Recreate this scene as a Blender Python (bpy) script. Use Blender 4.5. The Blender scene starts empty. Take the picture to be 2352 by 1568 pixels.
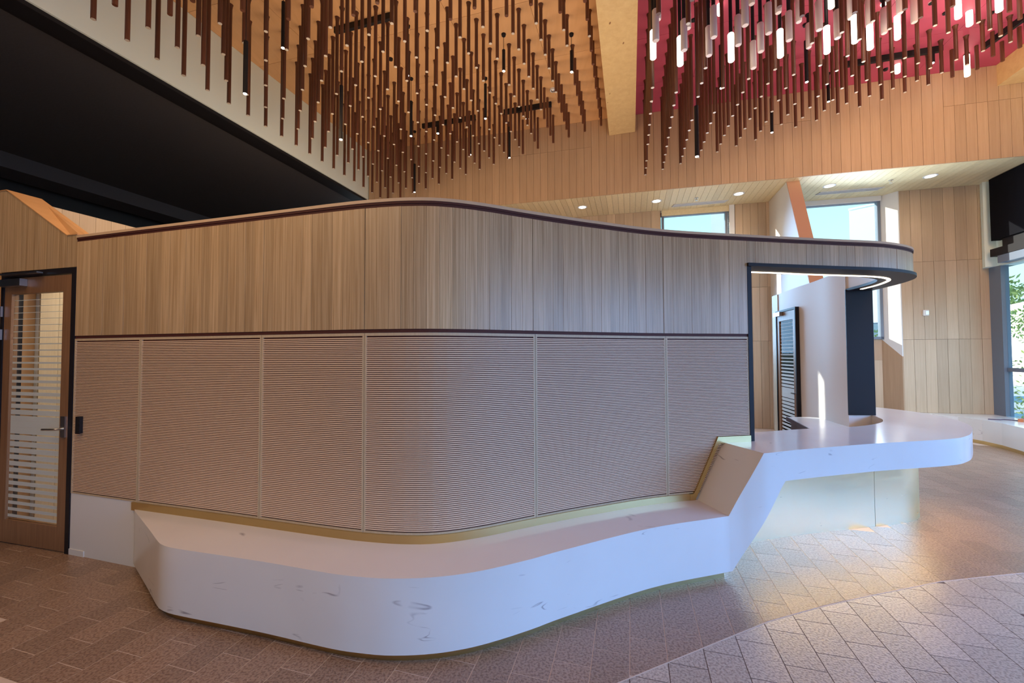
import bpy, bmesh, math, random
from mathutils import Vector, Matrix
random.seed(7)
S = bpy.context.scene
C = S.collection
SIN, COS = math.sin(math.radians(16.0)), math.cos(math.radians(16.0))
def AB(a, b):                      # building axes -> world plan
    return (SIN*a + COS*b, COS*a - SIN*b)

# ------------------------------------------------------------------ camera
F = 950.0
cd = bpy.data.cameras.new('camera'); cam = bpy.data.objects.new('camera', cd); C.objects.link(cam)
cd.sensor_width = 36.0; cd.sensor_fit = 'HORIZONTAL'; cd.lens = 36.0*F/2352.0
cd.clip_start = 0.05; cd.clip_end = 400
UPV = Vector((-108.0, -(-31638.0-784.0), -950.0)).normalized()   # world up in camera space (x right, y up, z back)
fwd = Vector((0, 0, -1)); fy = (fwd - UPV*fwd.dot(UPV)).normalized(); fx = fy.cross(UPV)
R = Matrix((fx, fy, UPV))          # rows: world axes in camera coordinates  -> world = R @ camera
cam.matrix_world = Matrix.Translation((0, 0, 1.6)) @ R.to_4x4()
S.camera = cam
# ------------------------------------------------------------------ view, world, sun, area lights
S.view_settings.view_transform = 'Standard'; S.view_settings.look = 'None'
S.view_settings.exposure = 0.0; S.view_settings.gamma = 1.0; S.view_settings.use_curve_mapping = False
w = bpy.data.worlds.new('sky'); S.world = w; w.use_nodes = True
nt = w.node_tree; nt.nodes.clear()
o_ = nt.nodes.new('ShaderNodeOutputWorld'); bg = nt.nodes.new('ShaderNodeBackground')
tc = nt.nodes.new('ShaderNodeTexCoord'); sx = nt.nodes.new('ShaderNodeSeparateXYZ'); cr = nt.nodes.new('ShaderNodeValToRGB')
nt.links.new(tc.outputs['Generated'], sx.inputs[0]); nt.links.new(sx.outputs['Z'], cr.inputs[0])
cr.color_ramp.elements[0].position = 0.0; cr.color_ramp.elements[0].color = (0.72, 0.98, 1.0, 1)
cr.color_ramp.elements[1].position = 0.5; cr.color_ramp.elements[1].color = (0.13, 0.46, 1.0, 1)
e = cr.color_ramp.elements.new(0.40); e.color = (0.40, 0.90, 1.0, 1)
nt.links.new(cr.outputs[0], bg.inputs[0]); bg.inputs[1].default_value = 1.35
nt.links.new(bg.outputs[0], o_.inputs[0])

def light(name, kind, loc, energy, color, size=None, aim=None, size_y=None, angle=None, spot=None, spread=None):
    d = bpy.data.lights.new(name, kind); d.energy = energy; d.color = color
    if kind == 'AREA':
        d.shape = 'RECTANGLE' if size_y else 'SQUARE'; d.size = size
        if size_y: d.size_y = size_y
        if spread: d.spread = math.radians(spread)
    elif kind in ('POINT', 'SPOT') and size: d.shadow_soft_size = size
    if spot: d.spot_size = math.radians(spot[0]); d.spot_blend = spot[1]
    if angle is not None: d.angle = angle
    o = bpy.data.objects.new(name, d); C.objects.link(o); o.location = loc
    if aim: o.rotation_euler = (Vector(aim)-Vector(loc)).to_track_quat('-Z', 'Y').to_euler()
    return o
WARM = (1.0, 0.66, 0.36)
# the sun: from beyond the rear windows, travelling towards the room
sd = Vector((-SIN + COS*2.2, -COS - SIN*2.2, -.88))
light('sun', 'SUN', (0, 0, 20), 9.0, (1.0, 0.93, 0.80), angle=0.009, aim=(sd.x, sd.y, 20+sd.z))
# daylight through the long east curtain wall, the glazed side behind the photographer and the two rear windows
BLUE = (0.17, 0.40, 1.0)
P = AB(1.0, 6.35); Q = AB(1.8, 0.35)
light('daylight_east', 'AREA', (P[0], P[1], 2.0), 370, BLUE, 9.0, (Q[0], Q[1], -3.2), 2.2, spread=106)
P = AB(-4.2, 1.5)
light('daylight_south', 'AREA', (P[0], P[1], 2.0), 40, (0.86, 0.86, 0.90), 7.0, (0, 3, 1.0), 3.0, spread=150)
light('daylight_rear_window', 'AREA', (4.05, 9.0, 3.0), 110, (0.36, 0.62, 1.0), 1.3, (3.8, 5.6, 1.2), 3.2, spread=140)
light('daylight_rear_window', 'AREA', (6.6, 8.2, 3.2), 90, (0.62, 0.80, 1.0), 1.4, (6.4, 5.5, 3.0), 2.6, spread=150)
# warm lights: ceiling spots of the hall, added unseen uplights, and the lamps inside the enclosure
for (a_, b_, z_, pw, sz) in ((3.4, -3.6, 4.3, 50, 2.2), (0.6, -3.0, 4.4, 70, 3.0)):
    P = AB(a_, b_); light('hall_lamp', 'AREA', (P[0], P[1], z_), pw, WARM, sz, (P[0]+0.7, P[1]+2.2, 1.0))
for (a_, b_, z_, pw, sz) in ((5.4, -3.0, 2.75, 75, 3.0), (6.0, 1.4, 2.75, 50, 2.0), (6.6, 4.4, 4.0, 55, 2.0)):
    P = AB(a_, b_); light('added_uplight', 'AREA', (P[0], P[1], z_), pw, (1.0, 0.72, 0.46), sz, (P[0], P[1]+0.01, 9), spread=160)  # added out of view to brighten the ceiling from below
light('daylight_east', 'AREA', (*AB(7.4, 6.2), 1.9), 48, (0.50, 0.72, 1.0), 2.6, (7.4, 8.2, -1.0), 2.2, spread=120)
P = AB(2.6, 4.6)
light('hall_lamp', 'AREA', (P[0], P[1], 5.6), 70, WARM, 2.0, (8.2, 8.0, 3.2), spread=120)
light('corridor_lamp', 'AREA', (-3.75, 4.3, 2.5), 14, (1.0, 0.86, 0.68), .5, (-3.9, 4.6, 0))

# ------------------------------------------------------------------ mesh helpers
class MB:
    def __init__(s): s.v = []; s.f = []
    def quad(s, *p): n = len(s.v); s.v += [tuple(q) for q in p]; s.f.append(tuple(range(n, n+len(p))))
    def prism(s, poly, z0, z1):
        n = len(s.v); k = len(poly)
        z0s = z0 if isinstance(z0, (list, tuple)) else [z0]*k
        z1s = z1 if isinstance(z1, (list, tuple)) else [z1]*k
        ar = sum(poly[i][0]*poly[(i+1) % k][1]-poly[(i+1) % k][0]*poly[i][1] for i in range(k))
        if ar < 0: poly = poly[::-1]; z0s = z0s[::-1]; z1s = z1s[::-1]
        s.v += [(p[0], p[1], z) for p, z in zip(poly, z0s)] + [(p[0], p[1], z) for p, z in zip(poly, z1s)]
        s.f.append(tuple(n+i for i in range(k-1, -1, -1))); s.f.append(tuple(n+k+i for i in range(k)))
        for i in range(k):
            j = (i+1) % k; s.f.append((n+i, n+j, n+k+j, n+k+i))
    def box(s, c, d, M=None):
        x, y, z = [q/2 for q in d]; n = len(s.v)
        for (i, j, k) in ((-1,-1,-1),(1,-1,-1),(1,1,-1),(-1,1,-1),(-1,-1,1),(1,-1,1),(1,1,1),(-1,1,1)):
            p = Vector((i*x, j*y, k*z)); p = (M @ p) if M else p
            s.v.append((c[0]+p.x, c[1]+p.y, c[2]+p.z))
        for q in ((3,2,1,0),(4,5,6,7),(0,1,5,4),(1,2,6,5),(2,3,7,6),(3,0,4,7)): s.f.append(tuple(n+i for i in q))
    def lathe(s, prof, seg=12, c=(0, 0)):
        n = len(s.v); m = len(prof)
        for r, z in prof:
            for i in range(seg):
                t = 2*math.pi*i/seg; s.v.append((c[0]+r*math.cos(t), c[1]+r*math.sin(t), z))
        for k in range(m-1):
            for i in range(seg):
                j = (i+1) % seg; s.f.append((n+k*seg+i, n+k*seg+j, n+(k+1)*seg+j, n+(k+1)*seg+i))
        s.f.append(tuple(n+i for i in range(seg-1, -1, -1))); s.f.append(tuple(n+(m-1)*seg+i for i in range(seg)))
    def sweep(s, secs, closed=True, caps=True):    # list of rings of points
        n = len(s.v); k = len(secs[0])
        for r in secs: s.v += [tuple(p) for p in r]
        for i in range(len(secs)-1):
            for j in range(k if closed else k-1):
                j2 = (j+1) % k; s.f.append((n+i*k+j, n+i*k+j2, n+(i+1)*k+j2, n+(i+1)*k+j))
        if caps:
            s.f.append(tuple(n+j for j in range(k-1, -1, -1))); s.f.append(tuple(n+(len(secs)-1)*k+j for j in range(k)))
    def mesh(s, name, mat, smooth=None, org=(0, 0, 0)):
        me = bpy.data.meshes.new(name)
        me.from_pydata([(x-org[0], y-org[1], z-org[2]) for x, y, z in s.v], [], s.f)
        bm = bmesh.new(); bm.from_mesh(me); bmesh.ops.recalc_face_normals(bm, faces=bm.faces); bm.to_mesh(me); bm.free()
        if mat: me.materials.append(mat)
        if smooth:
            for p in me.polygons: p.use_smooth = True
            me.set_sharp_from_angle(angle=math.radians(smooth))
        return me
def org(parent):
    o = Vector((0, 0, 0))
    while parent: o += parent.location; parent = parent.parent
    return o
def obj(name, mb, mat, parent=None, smooth=None, kind=None, loc=None):
    base = org(parent)
    if loc is None: loc = base
    me = mb.mesh(name, mat, smooth, loc) if isinstance(mb, MB) else mb
    o = bpy.data.objects.new(name, me); C.objects.link(o)
    if parent: o.parent = parent
    o.location = Vector(loc)-base
    if kind: o['kind'] = kind
    return o
def thing(name, label, cat, loc=(0, 0, 0), group=None):
    o = bpy.data.objects.new(name, None); C.objects.link(o); o.location = loc; o.empty_display_size = .1
    o['label'] = label; o['category'] = cat
    if group: o['group'] = group
    return o
def tag(o, label, cat, group=None):
    o['label'] = label; o['category'] = cat
    if group: o['group'] = group
    return o
def struct(name, mb=None, mat=None, smooth=None, loc=(0, 0, 0)):
    if mb is None:
        o = bpy.data.objects.new(name, None); C.objects.link(o); o.location = loc
    else: o = obj(name, mb, mat, None, smooth, loc=loc)
    o['kind'] = 'structure'; return o

# ------------------------------------------------------------------ materials
def mat(name):
    m = bpy.data.materials.new(name); m.use_nodes = True
    return m, m.node_tree, m.node_tree.nodes['Principled BSDF']
def plain(name, col, rough=.5, metal=0., spec=.5, bump=None, emit=None, es=0.):
    m, t, b = mat(name)
    b.inputs['Base Color'].default_value = (*col, 1); b.inputs['Roughness'].default_value = rough
    b.inputs['Metallic'].default_value = metal; b.inputs['Specular IOR Level'].default_value = spec
    if emit: b.inputs['Emission Color'].default_value = (*emit, 1); b.inputs['Emission Strength'].default_value = es
    if bump:
        n = t.nodes.new('ShaderNodeTexNoise'); n.inputs['Scale'].default_value = bump[0]; n.inputs['Detail'].default_value = 4
        c = t.nodes.new('ShaderNodeTexCoord'); t.links.new(c.outputs['Object'], n.inputs['Vector'])
        bp = t.nodes.new('ShaderNodeBump'); bp.inputs['Strength'].default_value = bump[1]; bp.inputs['Distance'].default_value = .01
        t.links.new(n.outputs['Fac'], bp.inputs['Height']); t.links.new(bp.outputs[0], b.inputs['Normal'])
    return m
def wood(name, c1, c2, var=.25, scale=(14, 14, .5), rough=.5, knots=False, streak=1.0):
    m, t, b = mat(name); N = t.nodes.new; L = t.links.new
    c = N('ShaderNodeTexCoord'); oi = N('ShaderNodeObjectInfo'); ad = N('ShaderNodeVectorMath'); ad.operation = 'ADD'
    sc = N('ShaderNodeVectorMath'); sc.operation = 'SCALE'; sc.inputs['Scale'].default_value = 37.0
    cmb = N('ShaderNodeCombineXYZ'); L(oi.outputs['Random'], cmb.inputs[0]); L(oi.outputs['Random'], cmb.inputs[2]); L(cmb.outputs[0], sc.inputs[0])
    L(c.outputs['Object'], ad.inputs[0]); L(sc.outputs[0], ad.inputs[1])
    mp = N('ShaderNodeMapping'); mp.inputs['Scale'].default_value = scale; L(ad.outputs[0], mp.inputs[0])
    n1 = N('ShaderNodeTexNoise'); n1.inputs['Scale'].default_value = 4.0; n1.inputs['Detail'].default_value = 6; n1.inputs['Roughness'].default_value = .6
    n1.inputs['Distortion'].default_value = .35
    L(mp.outputs[0], n1.inputs['Vector'])
    rp = N('ShaderNodeValToRGB'); rp.color_ramp.elements[0].position = .5-.22/streak; rp.color_ramp.elements[1].position = .5+.22/streak
    rp.color_ramp.elements[0].color = (*c2, 1); rp.color_ramp.elements[1].color = (*c1, 1)
    L(n1.outputs['Fac'], rp.inputs[0])
    hs = N('ShaderNodeHueSaturation'); L(rp.outputs[0], hs.inputs['Color'])
    mr = N('ShaderNodeMapRange'); mr.inputs['To Min'].default_value = 1-var; mr.inputs['To Max'].default_value = 1+var*.7
    L(oi.outputs['Random'], mr.inputs[0]); L(mr.outputs[0], hs.inputs['Value'])
    out = hs.outputs[0]
    if knots:
        v = N('ShaderNodeTexVoronoi'); v.inputs['Scale'].default_value = 3.2; mp2 = N('ShaderNodeMapping'); mp2.inputs['Scale'].default_value = (1.6, .8, 1)
        L(ad.outputs[0], mp2.inputs[0]); L(mp2.outputs[0], v.inputs['Vector'])
        r2 = N('ShaderNodeValToRGB'); r2.color_ramp.elements[0].position = .035; r2.color_ramp.elements[1].position = .075
        L(v.outputs['Distance'], r2.inputs[0]); mx = N('ShaderNodeMixRGB'); mx.inputs[1].default_value = (.22, .09, .03, 1)
        L(r2.outputs[0], mx.inputs[0]); L(out, mx.inputs[2]); out = mx.outputs[0]
    L(out, b.inputs['Base Color']); b.inputs['Roughness'].default_value = rough
    bp = N('ShaderNodeBump'); bp.inputs['Strength'].default_value = .15; bp.inputs['Distance'].default_value = .004
    L(n1.outputs['Fac'], bp.inputs['Height']); L(bp.outputs[0], b.inputs['Normal'])
    return m
M = {}
M['plank'] = wood('timber_plank', (.60, .435, .265), (.42, .28, .15), .14, (22, 22, .35), .31, streak=1.7)
M['board'] = wood('timber_board', (.55, .375, .24), (.47, .31, .19), .08, (8, 8, .3), .5)
M['pale_board'] = wood('pale_timber_board', (.58, .44, .31), (.49, .36, .24), .13, (8, 8, .3), .45)
M['ceil_board'] = wood('ceiling_board', (.86, .72, .44), (.76, .62, .36), .08, (6, 6, 6), .5)
M['slat'] = plain('pale_slat', (.80, .58, .41), .5)
M['groove'] = plain('groove_red_brown', (.075, .016, .012), .7)
M['stile'] = wood('pale_stile', (.60, .48, .33), (.52, .40, .26), .05, (22, 22, .4), .5)
M['glulam'] = wood('glulam_timber', (.80, .60, .30), (.70, .49, .23), .05, (3, 3, 3), .5, knots=True)
M['rod'] = wood('rod_timber', (.145, .052, .028), (.085, .028, .016), .25, (20, 20, 1), .42)
M['tip'] = plain('pale_rod_end', (.62, .56, .48), .4)
M['orange'] = wood('orange_veneer', (.74, .43, .21), (.66, .37, .17), .05, (3, .4, 3), .5)
M['crimson'] = plain('crimson_paint', (.46, .065, .12), .6)
M['door_wood'] = wood('door_wood', (.30, .165, .085), (.20, .10, .05), .1, (16, 16, .6), .45)
M['cap_wood'] = plain('cap_timber', (.62, .45, .30), .5)
M['edge_timber'] = wood('edge_timber', (.62, .36, .17), (.55, .30, .13), .02, (2, 2, 1), .5)
M['orange_face'] = plain('apricot_fin_face', (.60, .36, .25), .55)
M['black'] = plain('black_paint', (.014, .013, .016), .55, 0., .25)
M['black_ceiling'] = plain('black_ceiling_paint', (.075, .072, .078), .6, 0., .25, bump=(30, .2))
M['dark_metal'] = plain('dark_steel', (.016, .014, .018), .5, 0., .22)
M['white'] = plain('white_paint', (.78, .78, .78), .6)
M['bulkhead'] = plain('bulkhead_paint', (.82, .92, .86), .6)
M['brass'] = None
M['chrome'] = plain('satin_steel', (.62, .62, .62), .28, 1.)
M['grey_blue'] = plain('grey_blue_frame', (.16, .20, .27), .4)
M['grout_light'] = plain('pale_grout', (.66, .54, .45), .8)
M['grout_dark'] = plain('dark_grout', (.13, .085, .07), .8)
M['led'] = plain('led_strip', (1, .9, .7), .5, emit=(1.0, .84, .62), es=4.0)
M['led_cool'] = plain('under_counter_led', (1, .95, .8), .5, emit=(1.0, .66, .26), es=34.0)
M['lamp_on'] = plain('lit_diffuser', (1, 1, .9), .5, emit=(1.0, .93, .76), es=5.0)
M['lamp_off'] = plain('opal_diffuser', (.72, .62, .62), .35)
M['lens'] = plain('lit_lens', (1, 1, 1), .5, emit=(1.0, .95, .85), es=9.0)
M['downlight'] = plain('lit_downlight', (1, 1, 1), .5, emit=(1.0, .96, .9), es=5.0)
M['frost'] = None
def brass(name, col, rough):
    m, t, b = mat(name); N = t.nodes.new; L = t.links.new
    b.inputs['Metallic'].default_value = 1; b.inputs['Base Color'].default_value = (*col, 1)
    c = N('ShaderNodeTexCoord'); mp = N('ShaderNodeMapping'); mp.inputs['Scale'].default_value = (2.5, 2.5, 14); n = N('ShaderNodeTexNoise')
    n.inputs['Scale'].default_value = 2; n.inputs['Detail'].default_value = 5
    L(c.outputs['Object'], mp.inputs[0]); L(mp.outputs[0], n.inputs['Vector'])
    r = N('ShaderNodeMapRange'); r.inputs['To Min'].default_value = rough-.09; r.inputs['To Max'].default_value = rough+.16
    L(n.outputs['Fac'], r.inputs[0]); L(r.outputs[0], b.inputs['Roughness'])
    return m
M['brass'] = plain('brushed_brass', (.62, .47, .22), .3, 1.)
M['brass_panel'] = brass('brass_sheet', (.88, .84, .56), .30)
def stone():
    m, t, b = mat('white_solid_surface'); N = t.nodes.new; L = t.links.new
    c = N('ShaderNodeTexCoord'); n = N('ShaderNodeTexNoise'); n.inputs['Scale'].default_value = 1.6; n.inputs['Detail'].default_value = 3; n.inputs['Distortion'].default_value = .5
    mp = N('ShaderNodeMapping'); mp.inputs['Rotation'].default_value = (.45, .7, .3); mp.inputs['Scale'].default_value = (.5, .5, 2.6)
    L(c.outputs['Object'], mp.inputs[0]); L(mp.outputs[0], n.inputs['Vector'])
    w1 = N('ShaderNodeMath'); w1.operation = 'SUBTRACT'; w1.inputs[1].default_value = .5; L(n.outputs['Fac'], w1.inputs[0])
    w2 = N('ShaderNodeMath'); w2.operation = 'ABSOLUTE'; L(w1.outputs[0], w2.inputs[0])
    r = N('ShaderNodeMapRange'); r.inputs['From Min'].default_value = 0; r.inputs['From Max'].default_value = .006; L(w2.outputs[0], r.inputs[0])
    # veins only in patches
    n2 = N('ShaderNodeTexNoise'); n2.inputs['Scale'].default_value = 5.0; n2.inputs['Detail'].default_value = 2; L(c.outputs['Object'], n2.inputs['Vector'])
    r2 = N('ShaderNodeMapRange'); r2.inputs['From Min'].default_value = .58; r2.inputs['From Max'].default_value = .68; L(n2.outputs['Fac'], r2.inputs[0])
    inv = N('ShaderNodeMath'); inv.operation = 'SUBTRACT'; inv.inputs[0].default_value = 1; L(r.outputs[0], inv.inputs[1])
    mu = N('ShaderNodeMath'); mu.operation = 'MULTIPLY'; L(inv.outputs[0], mu.inputs[0]); L(r2.outputs[0], mu.inputs[1])
    # faint clouds
    n3 = N('ShaderNodeTexNoise'); n3.inputs['Scale'].default_value = 3.0; L(c.outputs['Object'], n3.inputs['Vector'])
    cl = N('ShaderNodeMixRGB'); cl.inputs[1].default_value = (.76, .74, .73, 1); cl.inputs[2].default_value = (.82, .81, .80, 1); L(n3.outputs['Fac'], cl.inputs[0])
    mx = N('ShaderNodeMixRGB'); mx.inputs[2].default_value = (.22, .19, .22, 1); L(cl.outputs[0], mx.inputs[1])
    m2 = N('ShaderNodeMath'); m2.operation = 'MULTIPLY'; m2.inputs[1].default_value = .75; L(mu.outputs[0], m2.inputs[0]); L(m2.outputs[0], mx.inputs[0])
    L(mx.outputs[0], b.inputs['Base Color']); b.inputs['Roughness'].default_value = .16
    return m
M['stone'] = stone()
def tile(name, c1, c2, chip, bumpy):
    m, t, b = mat(name); N = t.nodes.new; L = t.links.new
    c = N('ShaderNodeNewGeometry'); n = N('ShaderNodeTexNoise'); n.inputs['Scale'].default_value = 80; n.inputs['Detail'].default_value = 3
    L(c.outputs['Position'], n.inputs['Vector'])
    r = N('ShaderNodeValToRGB'); r.color_ramp.elements[0].position = .38; r.color_ramp.elements[1].position = .56
    r.color_ramp.elements[0].color = (*c2, 1); r.color_ramp.elements[1].color = (*c1, 1); L(n.outputs['Fac'], r.inputs[0])
    v = N('ShaderNodeTexVoronoi'); v.inputs['Scale'].default_value = 42; L(c.outputs['Position'], v.inputs['Vector'])
    rr = N('ShaderNodeValToRGB'); rr.color_ramp.elements[0].position = .05; rr.color_ramp.elements[1].position = .10; L(v.outputs['Distance'], rr.inputs[0])
    mx = N('ShaderNodeMixRGB'); mx.inputs[1].default_value = (*chip, 1); L(rr.outputs[0], mx.inputs[0]); L(r.outputs[0], mx.inputs[2])
    oi = N('ShaderNodeObjectInfo'); hs = N('ShaderNodeHueSaturation'); mr = N('ShaderNodeMapRange')
    mr.inputs['To Min'].default_value = .88; mr.inputs['To Max'].default_value = 1.1; L(oi.outputs['Random'], mr.inputs[0])
    L(mr.outputs[0], hs.inputs['Value']); L(mx.outputs[0], hs.inputs['Color']); L(hs.outputs[0], b.inputs['Base Color'])
    b.inputs['Roughness'].default_value = .30
    bp = N('ShaderNodeBump'); bp.inputs['Strength'].default_value = bumpy; bp.inputs['Distance'].default_value = .004
    L(n.outputs['Fac'], bp.inputs['Height']); L(bp.outputs[0], b.inputs['Normal'])
    return m
M['tile_brown'] = tile('brown_terrazzo', (.37, .25, .175), (.21, .125, .085), (.55, .44, .36), .5)
M['tile_grey'] = tile('grey_terrazzo', (.56, .47, .385), (.34, .265, .215), (.62, .54, .48), .5)
def glass(name, tint=(1, 1, 1), refl=.08):
    m = bpy.data.materials.new(name); m.use_nodes = True; t = m.node_tree; t.nodes.clear(); N = t.nodes.new; L = t.links.new
    o = N('ShaderNodeOutputMaterial'); mx = N('ShaderNodeMixShader'); tr = N('ShaderNodeBsdfTransparent'); gl = N('ShaderNodeBsdfGlossy')
    lw = N('ShaderNodeLayerWeight'); lw.inputs['Blend'].default_value = refl*2
    tr.inputs[0].default_value = (*tint, 1); gl.inputs['Roughness'].default_value = .02
    L(lw.outputs['Fresnel'], mx.inputs[0]); L(tr.outputs[0], mx.inputs[1]); L(gl.outputs[0], mx.inputs[2]); L(mx.outputs[0], o.inputs[0])
    return m
M['glass'] = glass('clear_glass', (.97, 1, 1), .04)
M['frost'] = plain('frosted_film', (.62, .68, .68), .6)
M['leaf'] = plain('leaf_green', (.30, .40, .14), .6)
M['bark'] = plain('bark', (.12, .08, .05), .8)
M['render'] = plain('white_render', (.97, .96, .92), .7)
M['ground_out'] = plain('outside_paving', (.55, .55, .52), .8)
M['dark_red'] = plain('dark_cupboard', (.05, .02, .022), .5)

# ------------------------------------------------------------------ paths
def catmull(P, n=10):
    P = [Vector(p) for p in P]; Q = [2*P[0]-P[1]] + P + [2*P[-1]-P[-2]]; out = []
    for i in range(1, len(Q)-2):
        p0, p1, p2, p3 = Q[i-1:i+3]
        for k in range(n):
            t = k/n
            out.append(.5*((2*p1)+(p2-p0)*t+(2*p0-5*p1+4*p2-p3)*t*t+(3*p1-p0-3*p2+p3)*t**3))
    out.append(P[-1]); return out
class Path:
    def __init__(s, pts, n=10, smooth=True):
        s.p = catmull(pts, n) if smooth else [Vector(p) for p in pts]
        s.s = [0.]
        for a, b in zip(s.p, s.p[1:]): s.s.append(s.s[-1]+(b-a).length)
        s.len = s.s[-1]
    def at(s, d, off=0.):           # off > 0: to the right of travel (outside)
        d = max(0., min(s.len-1e-6, d)); lo, hi = 0, len(s.s)-1
        while hi-lo > 1:
            m = (lo+hi)//2
            if s.s[m] <= d: lo = m
            else: hi = m
        t = (d-s.s[lo])/(s.s[hi]-s.s[lo]); p = s.p[lo].lerp(s.p[hi], t)
        if off:
            def tan(i): 
                a = s.p[max(0, i-1)]; b = s.p[min(len(s.p)-1, i+1)]; return (b-a).normalized()
            tg = tan(lo).lerp(tan(hi), t).normalized(); p = p+Vector((tg.y, -tg.x))*off
        return p
    def s_at_x(s, x):
        for i in range(len(s.p)-1):
            if s.p[i].x <= x <= s.p[i+1].x: return s.s[i]+(s.s[i+1]-s.s[i])*(x-s.p[i].x)/(s.p[i+1].x-s.p[i].x)
        return s.len if x > s.p[-1].x else 0.
OUT = Path([(-3.57,3.375),(-2.87,3.17),(-2.1,2.95),(-1.4,2.745),(-1.1,2.66),(-.9,2.612),(-.67,2.578),(-.45,2.587),(-.2,2.67),(.13,2.83),(.6,3.04),
            (1.19,3.26),(1.97,3.42),(2.75,3.555),(3.2,3.625),(3.47,3.705),(3.72,3.83),(3.88,3.98),(3.99,4.17),(4.08,4.42),(4.17,4.80)])
INN = Path([(3.907,4.824),(3.97,5.146),(4.08,5.55),(4.22,6.19),(4.43,7.0)], 6)
def band(path, s0, s1, o0, o1, z0, z1, mb, step=.06, cuts=None):   # strip along a path between offsets o0<o1
    n = max(1, int(math.ceil((s1-s0)/step))); secs = []
    for i in range(n+1):
        d = s0+(s1-s0)*i/n; a = path.at(d, o1); b = path.at(d, o0)
        secs.append([(a.x, a.y, z0), (b.x, b.y, z0), (b.x, b.y, z1), (a.x, a.y, z1)])
    mb.sweep(secs); return mb

# ------------------------------------------------------------------ ROOM: floor
ZC = 6.40; ZS = 4.82
bound = [(-6, -.89), (.586, 2.091), (.844, 2.207), (1.259, 2.395), (1.54, 2.52), (1.994, 2.672), (2.221, 2.736), (2.608, 2.838), (3.007, 2.942), (3.699, 3.045), (12, 4.1)]
def yb(x):
    for (x0, y0), (x1, y1) in zip(bound, bound[1:]):
        if x0 <= x <= x1: return y0+(y1-y0)*(x-x0)/(x1-x0), (y1-y0)/(x1-x0)
    return bound[-1][1], 0
mb = MB(); mb.prism([AB(-5, -12.2), AB(-5, 7.4), AB(13, 7.4), AB(13, -12.2)], -.15, -.0012)
floor = struct('floor', mb, M['grout_light'])
mb = MB(); pts = [p for p in bound if p[0] < 10]; pts = [AB(-5, -4)] and [(-2, yb(-2)[0])]+[p for p in bound[1:-1]]+[(7.0, yb(7.0)[0]), (7.0, -1.0), (-2, -1.0)]
mb.prism(pts, -.0012, -.0008); obj('grout_bed', mb, M['grout_dark'], floor)
from_pix = []
def project(x, y, z):
    v = R.transposed() @ Vector((x, y, z-1.6))
    if v.z > -.05: return None
    return (1176+F*v.x/-v.z, 784-F*v.y/-v.z)
TW, TL, G = .191, .2873, .0045
# footprint of the reception body, to leave out floor pieces nobody can see
def clip(poly, x0, y0, m, side):
    out = []; f = lambda p: (p[1]-(y0+m*(p[0]-x0)))*side
    for i in range(len(poly)):
        p, q = poly[i], poly[(i+1) % len(poly)]; fp, fq = f(p), f(q)
        if fp >= 0: out.append(p)
        if fp*fq < 0: t = fp/(fp-fq); out.append((p[0]+(q[0]-p[0])*t, p[1]+(q[1]-p[1])*t))
    return out
def area(pl):
    return abs(sum(pl[i][0]*pl[(i+1) % len(pl)][1]-pl[(i+1) % len(pl)][0]*pl[i][1] for i in range(len(pl))))/2
tiles = []
for i in range(-24, 60):
    b0 = -.98+TW*i+.002
    for j in range(-14, 34):
        a0 = 2.04+TL*j+(TL/2 if i % 2 else 0)
        c = AB(a0+TL/2, b0+TW/2)
        px = project(c[0], c[1], 0)
        if not px or not (-60 < px[0] < 2420 and px[1] < 1640): continue
        # hidden behind the reception: keep only what lies in front of its faces or right of it
        if c[0] < 4.4:
            so = OUT.at(OUT.s_at_x(c[0])).y if c[0] > -3.57 else 3.375-.26*(c[0]+3.57)
            if c[1] > so-(.0 if c[0] > 1.7 or c[0] < -2.9 else .10)+.25: continue
        if c[0] > 9.3 or a0 > 9: continue
        quad = [AB(a0+G/2, b0+G/2), AB(a0+G/2, b0+TW-G/2), AB(a0+TL-G/2, b0+TW-G/2), AB(a0+TL-G/2, b0+G/2)]
        y0, m = yb(c[0])
        d = [(q[1]-(y0+m*(q[0]-c[0]))) for q in quad]
        kk = 'b' if min(d) >= 0 else ('g' if max(d) <= 0 else 'x')
        if kk == 'x':
            for side, k2 in ((1, 'b'), (-1, 'g')):
                pl = clip(quad, c[0], y0+side*.004, m, side)
                if len(pl) > 2 and area(pl) > .0008: tiles.append((pl, k2, False, c))
        else: tiles.append((quad, kk, True, (a0, b0)))
def pxarea(pl):
    q = [project(p[0], p[1], 0) for p in pl]
    if None in q: return 0
    cx = sum(p[0] for p in q)/len(q); cy = sum(p[1] for p in q)/len(q)
    return area(q)*(1 if 0 < cx < 2352 and cy < 1568 else .2)
tiles.sort(key=lambda t: -pxarea(t[0]))
rot = Matrix.Rotation(-math.radians(16), 4, 'Z')
shared = {}
for k in 'bg':
    mb = MB(); mb.prism([(G/2, G/2), (TW-G/2, G/2), (TW-G/2, TL-G/2), (G/2, TL-G/2)], -.008, 0.0)
    shared[k] = mb.mesh('floor_tile', M['tile_brown' if k == 'b' else 'tile_grey'])
restb, restg = MB(), MB()
for n, (pl, k, full, key) in enumerate(tiles):
    if n < 295:
        if full:
            p = AB(*key); o = obj('floor_tile', shared[k], None, floor, loc=(p[0], p[1], 0)); o.rotation_euler = (0, 0, -math.radians(16))
        else:
            mb = MB(); mb.prism(pl, -.008, 0.0); obj('floor_tile', mb, M['tile_brown' if k == 'b' else 'tile_grey'], floor)
    else: (restb if k == 'b' else restg).prism(pl, -.008, 0.0)
if restb.f: obj('far_floor_tiles', restb, M['tile_brown'], floor, kind='stuff')
if restg.f: obj('near_floor_tiles', restg, M['tile_grey'], floor, kind='stuff')
mb = MB()
bp = Path([(x, y) for x, y in bound if x < 11], 6, False)
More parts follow.
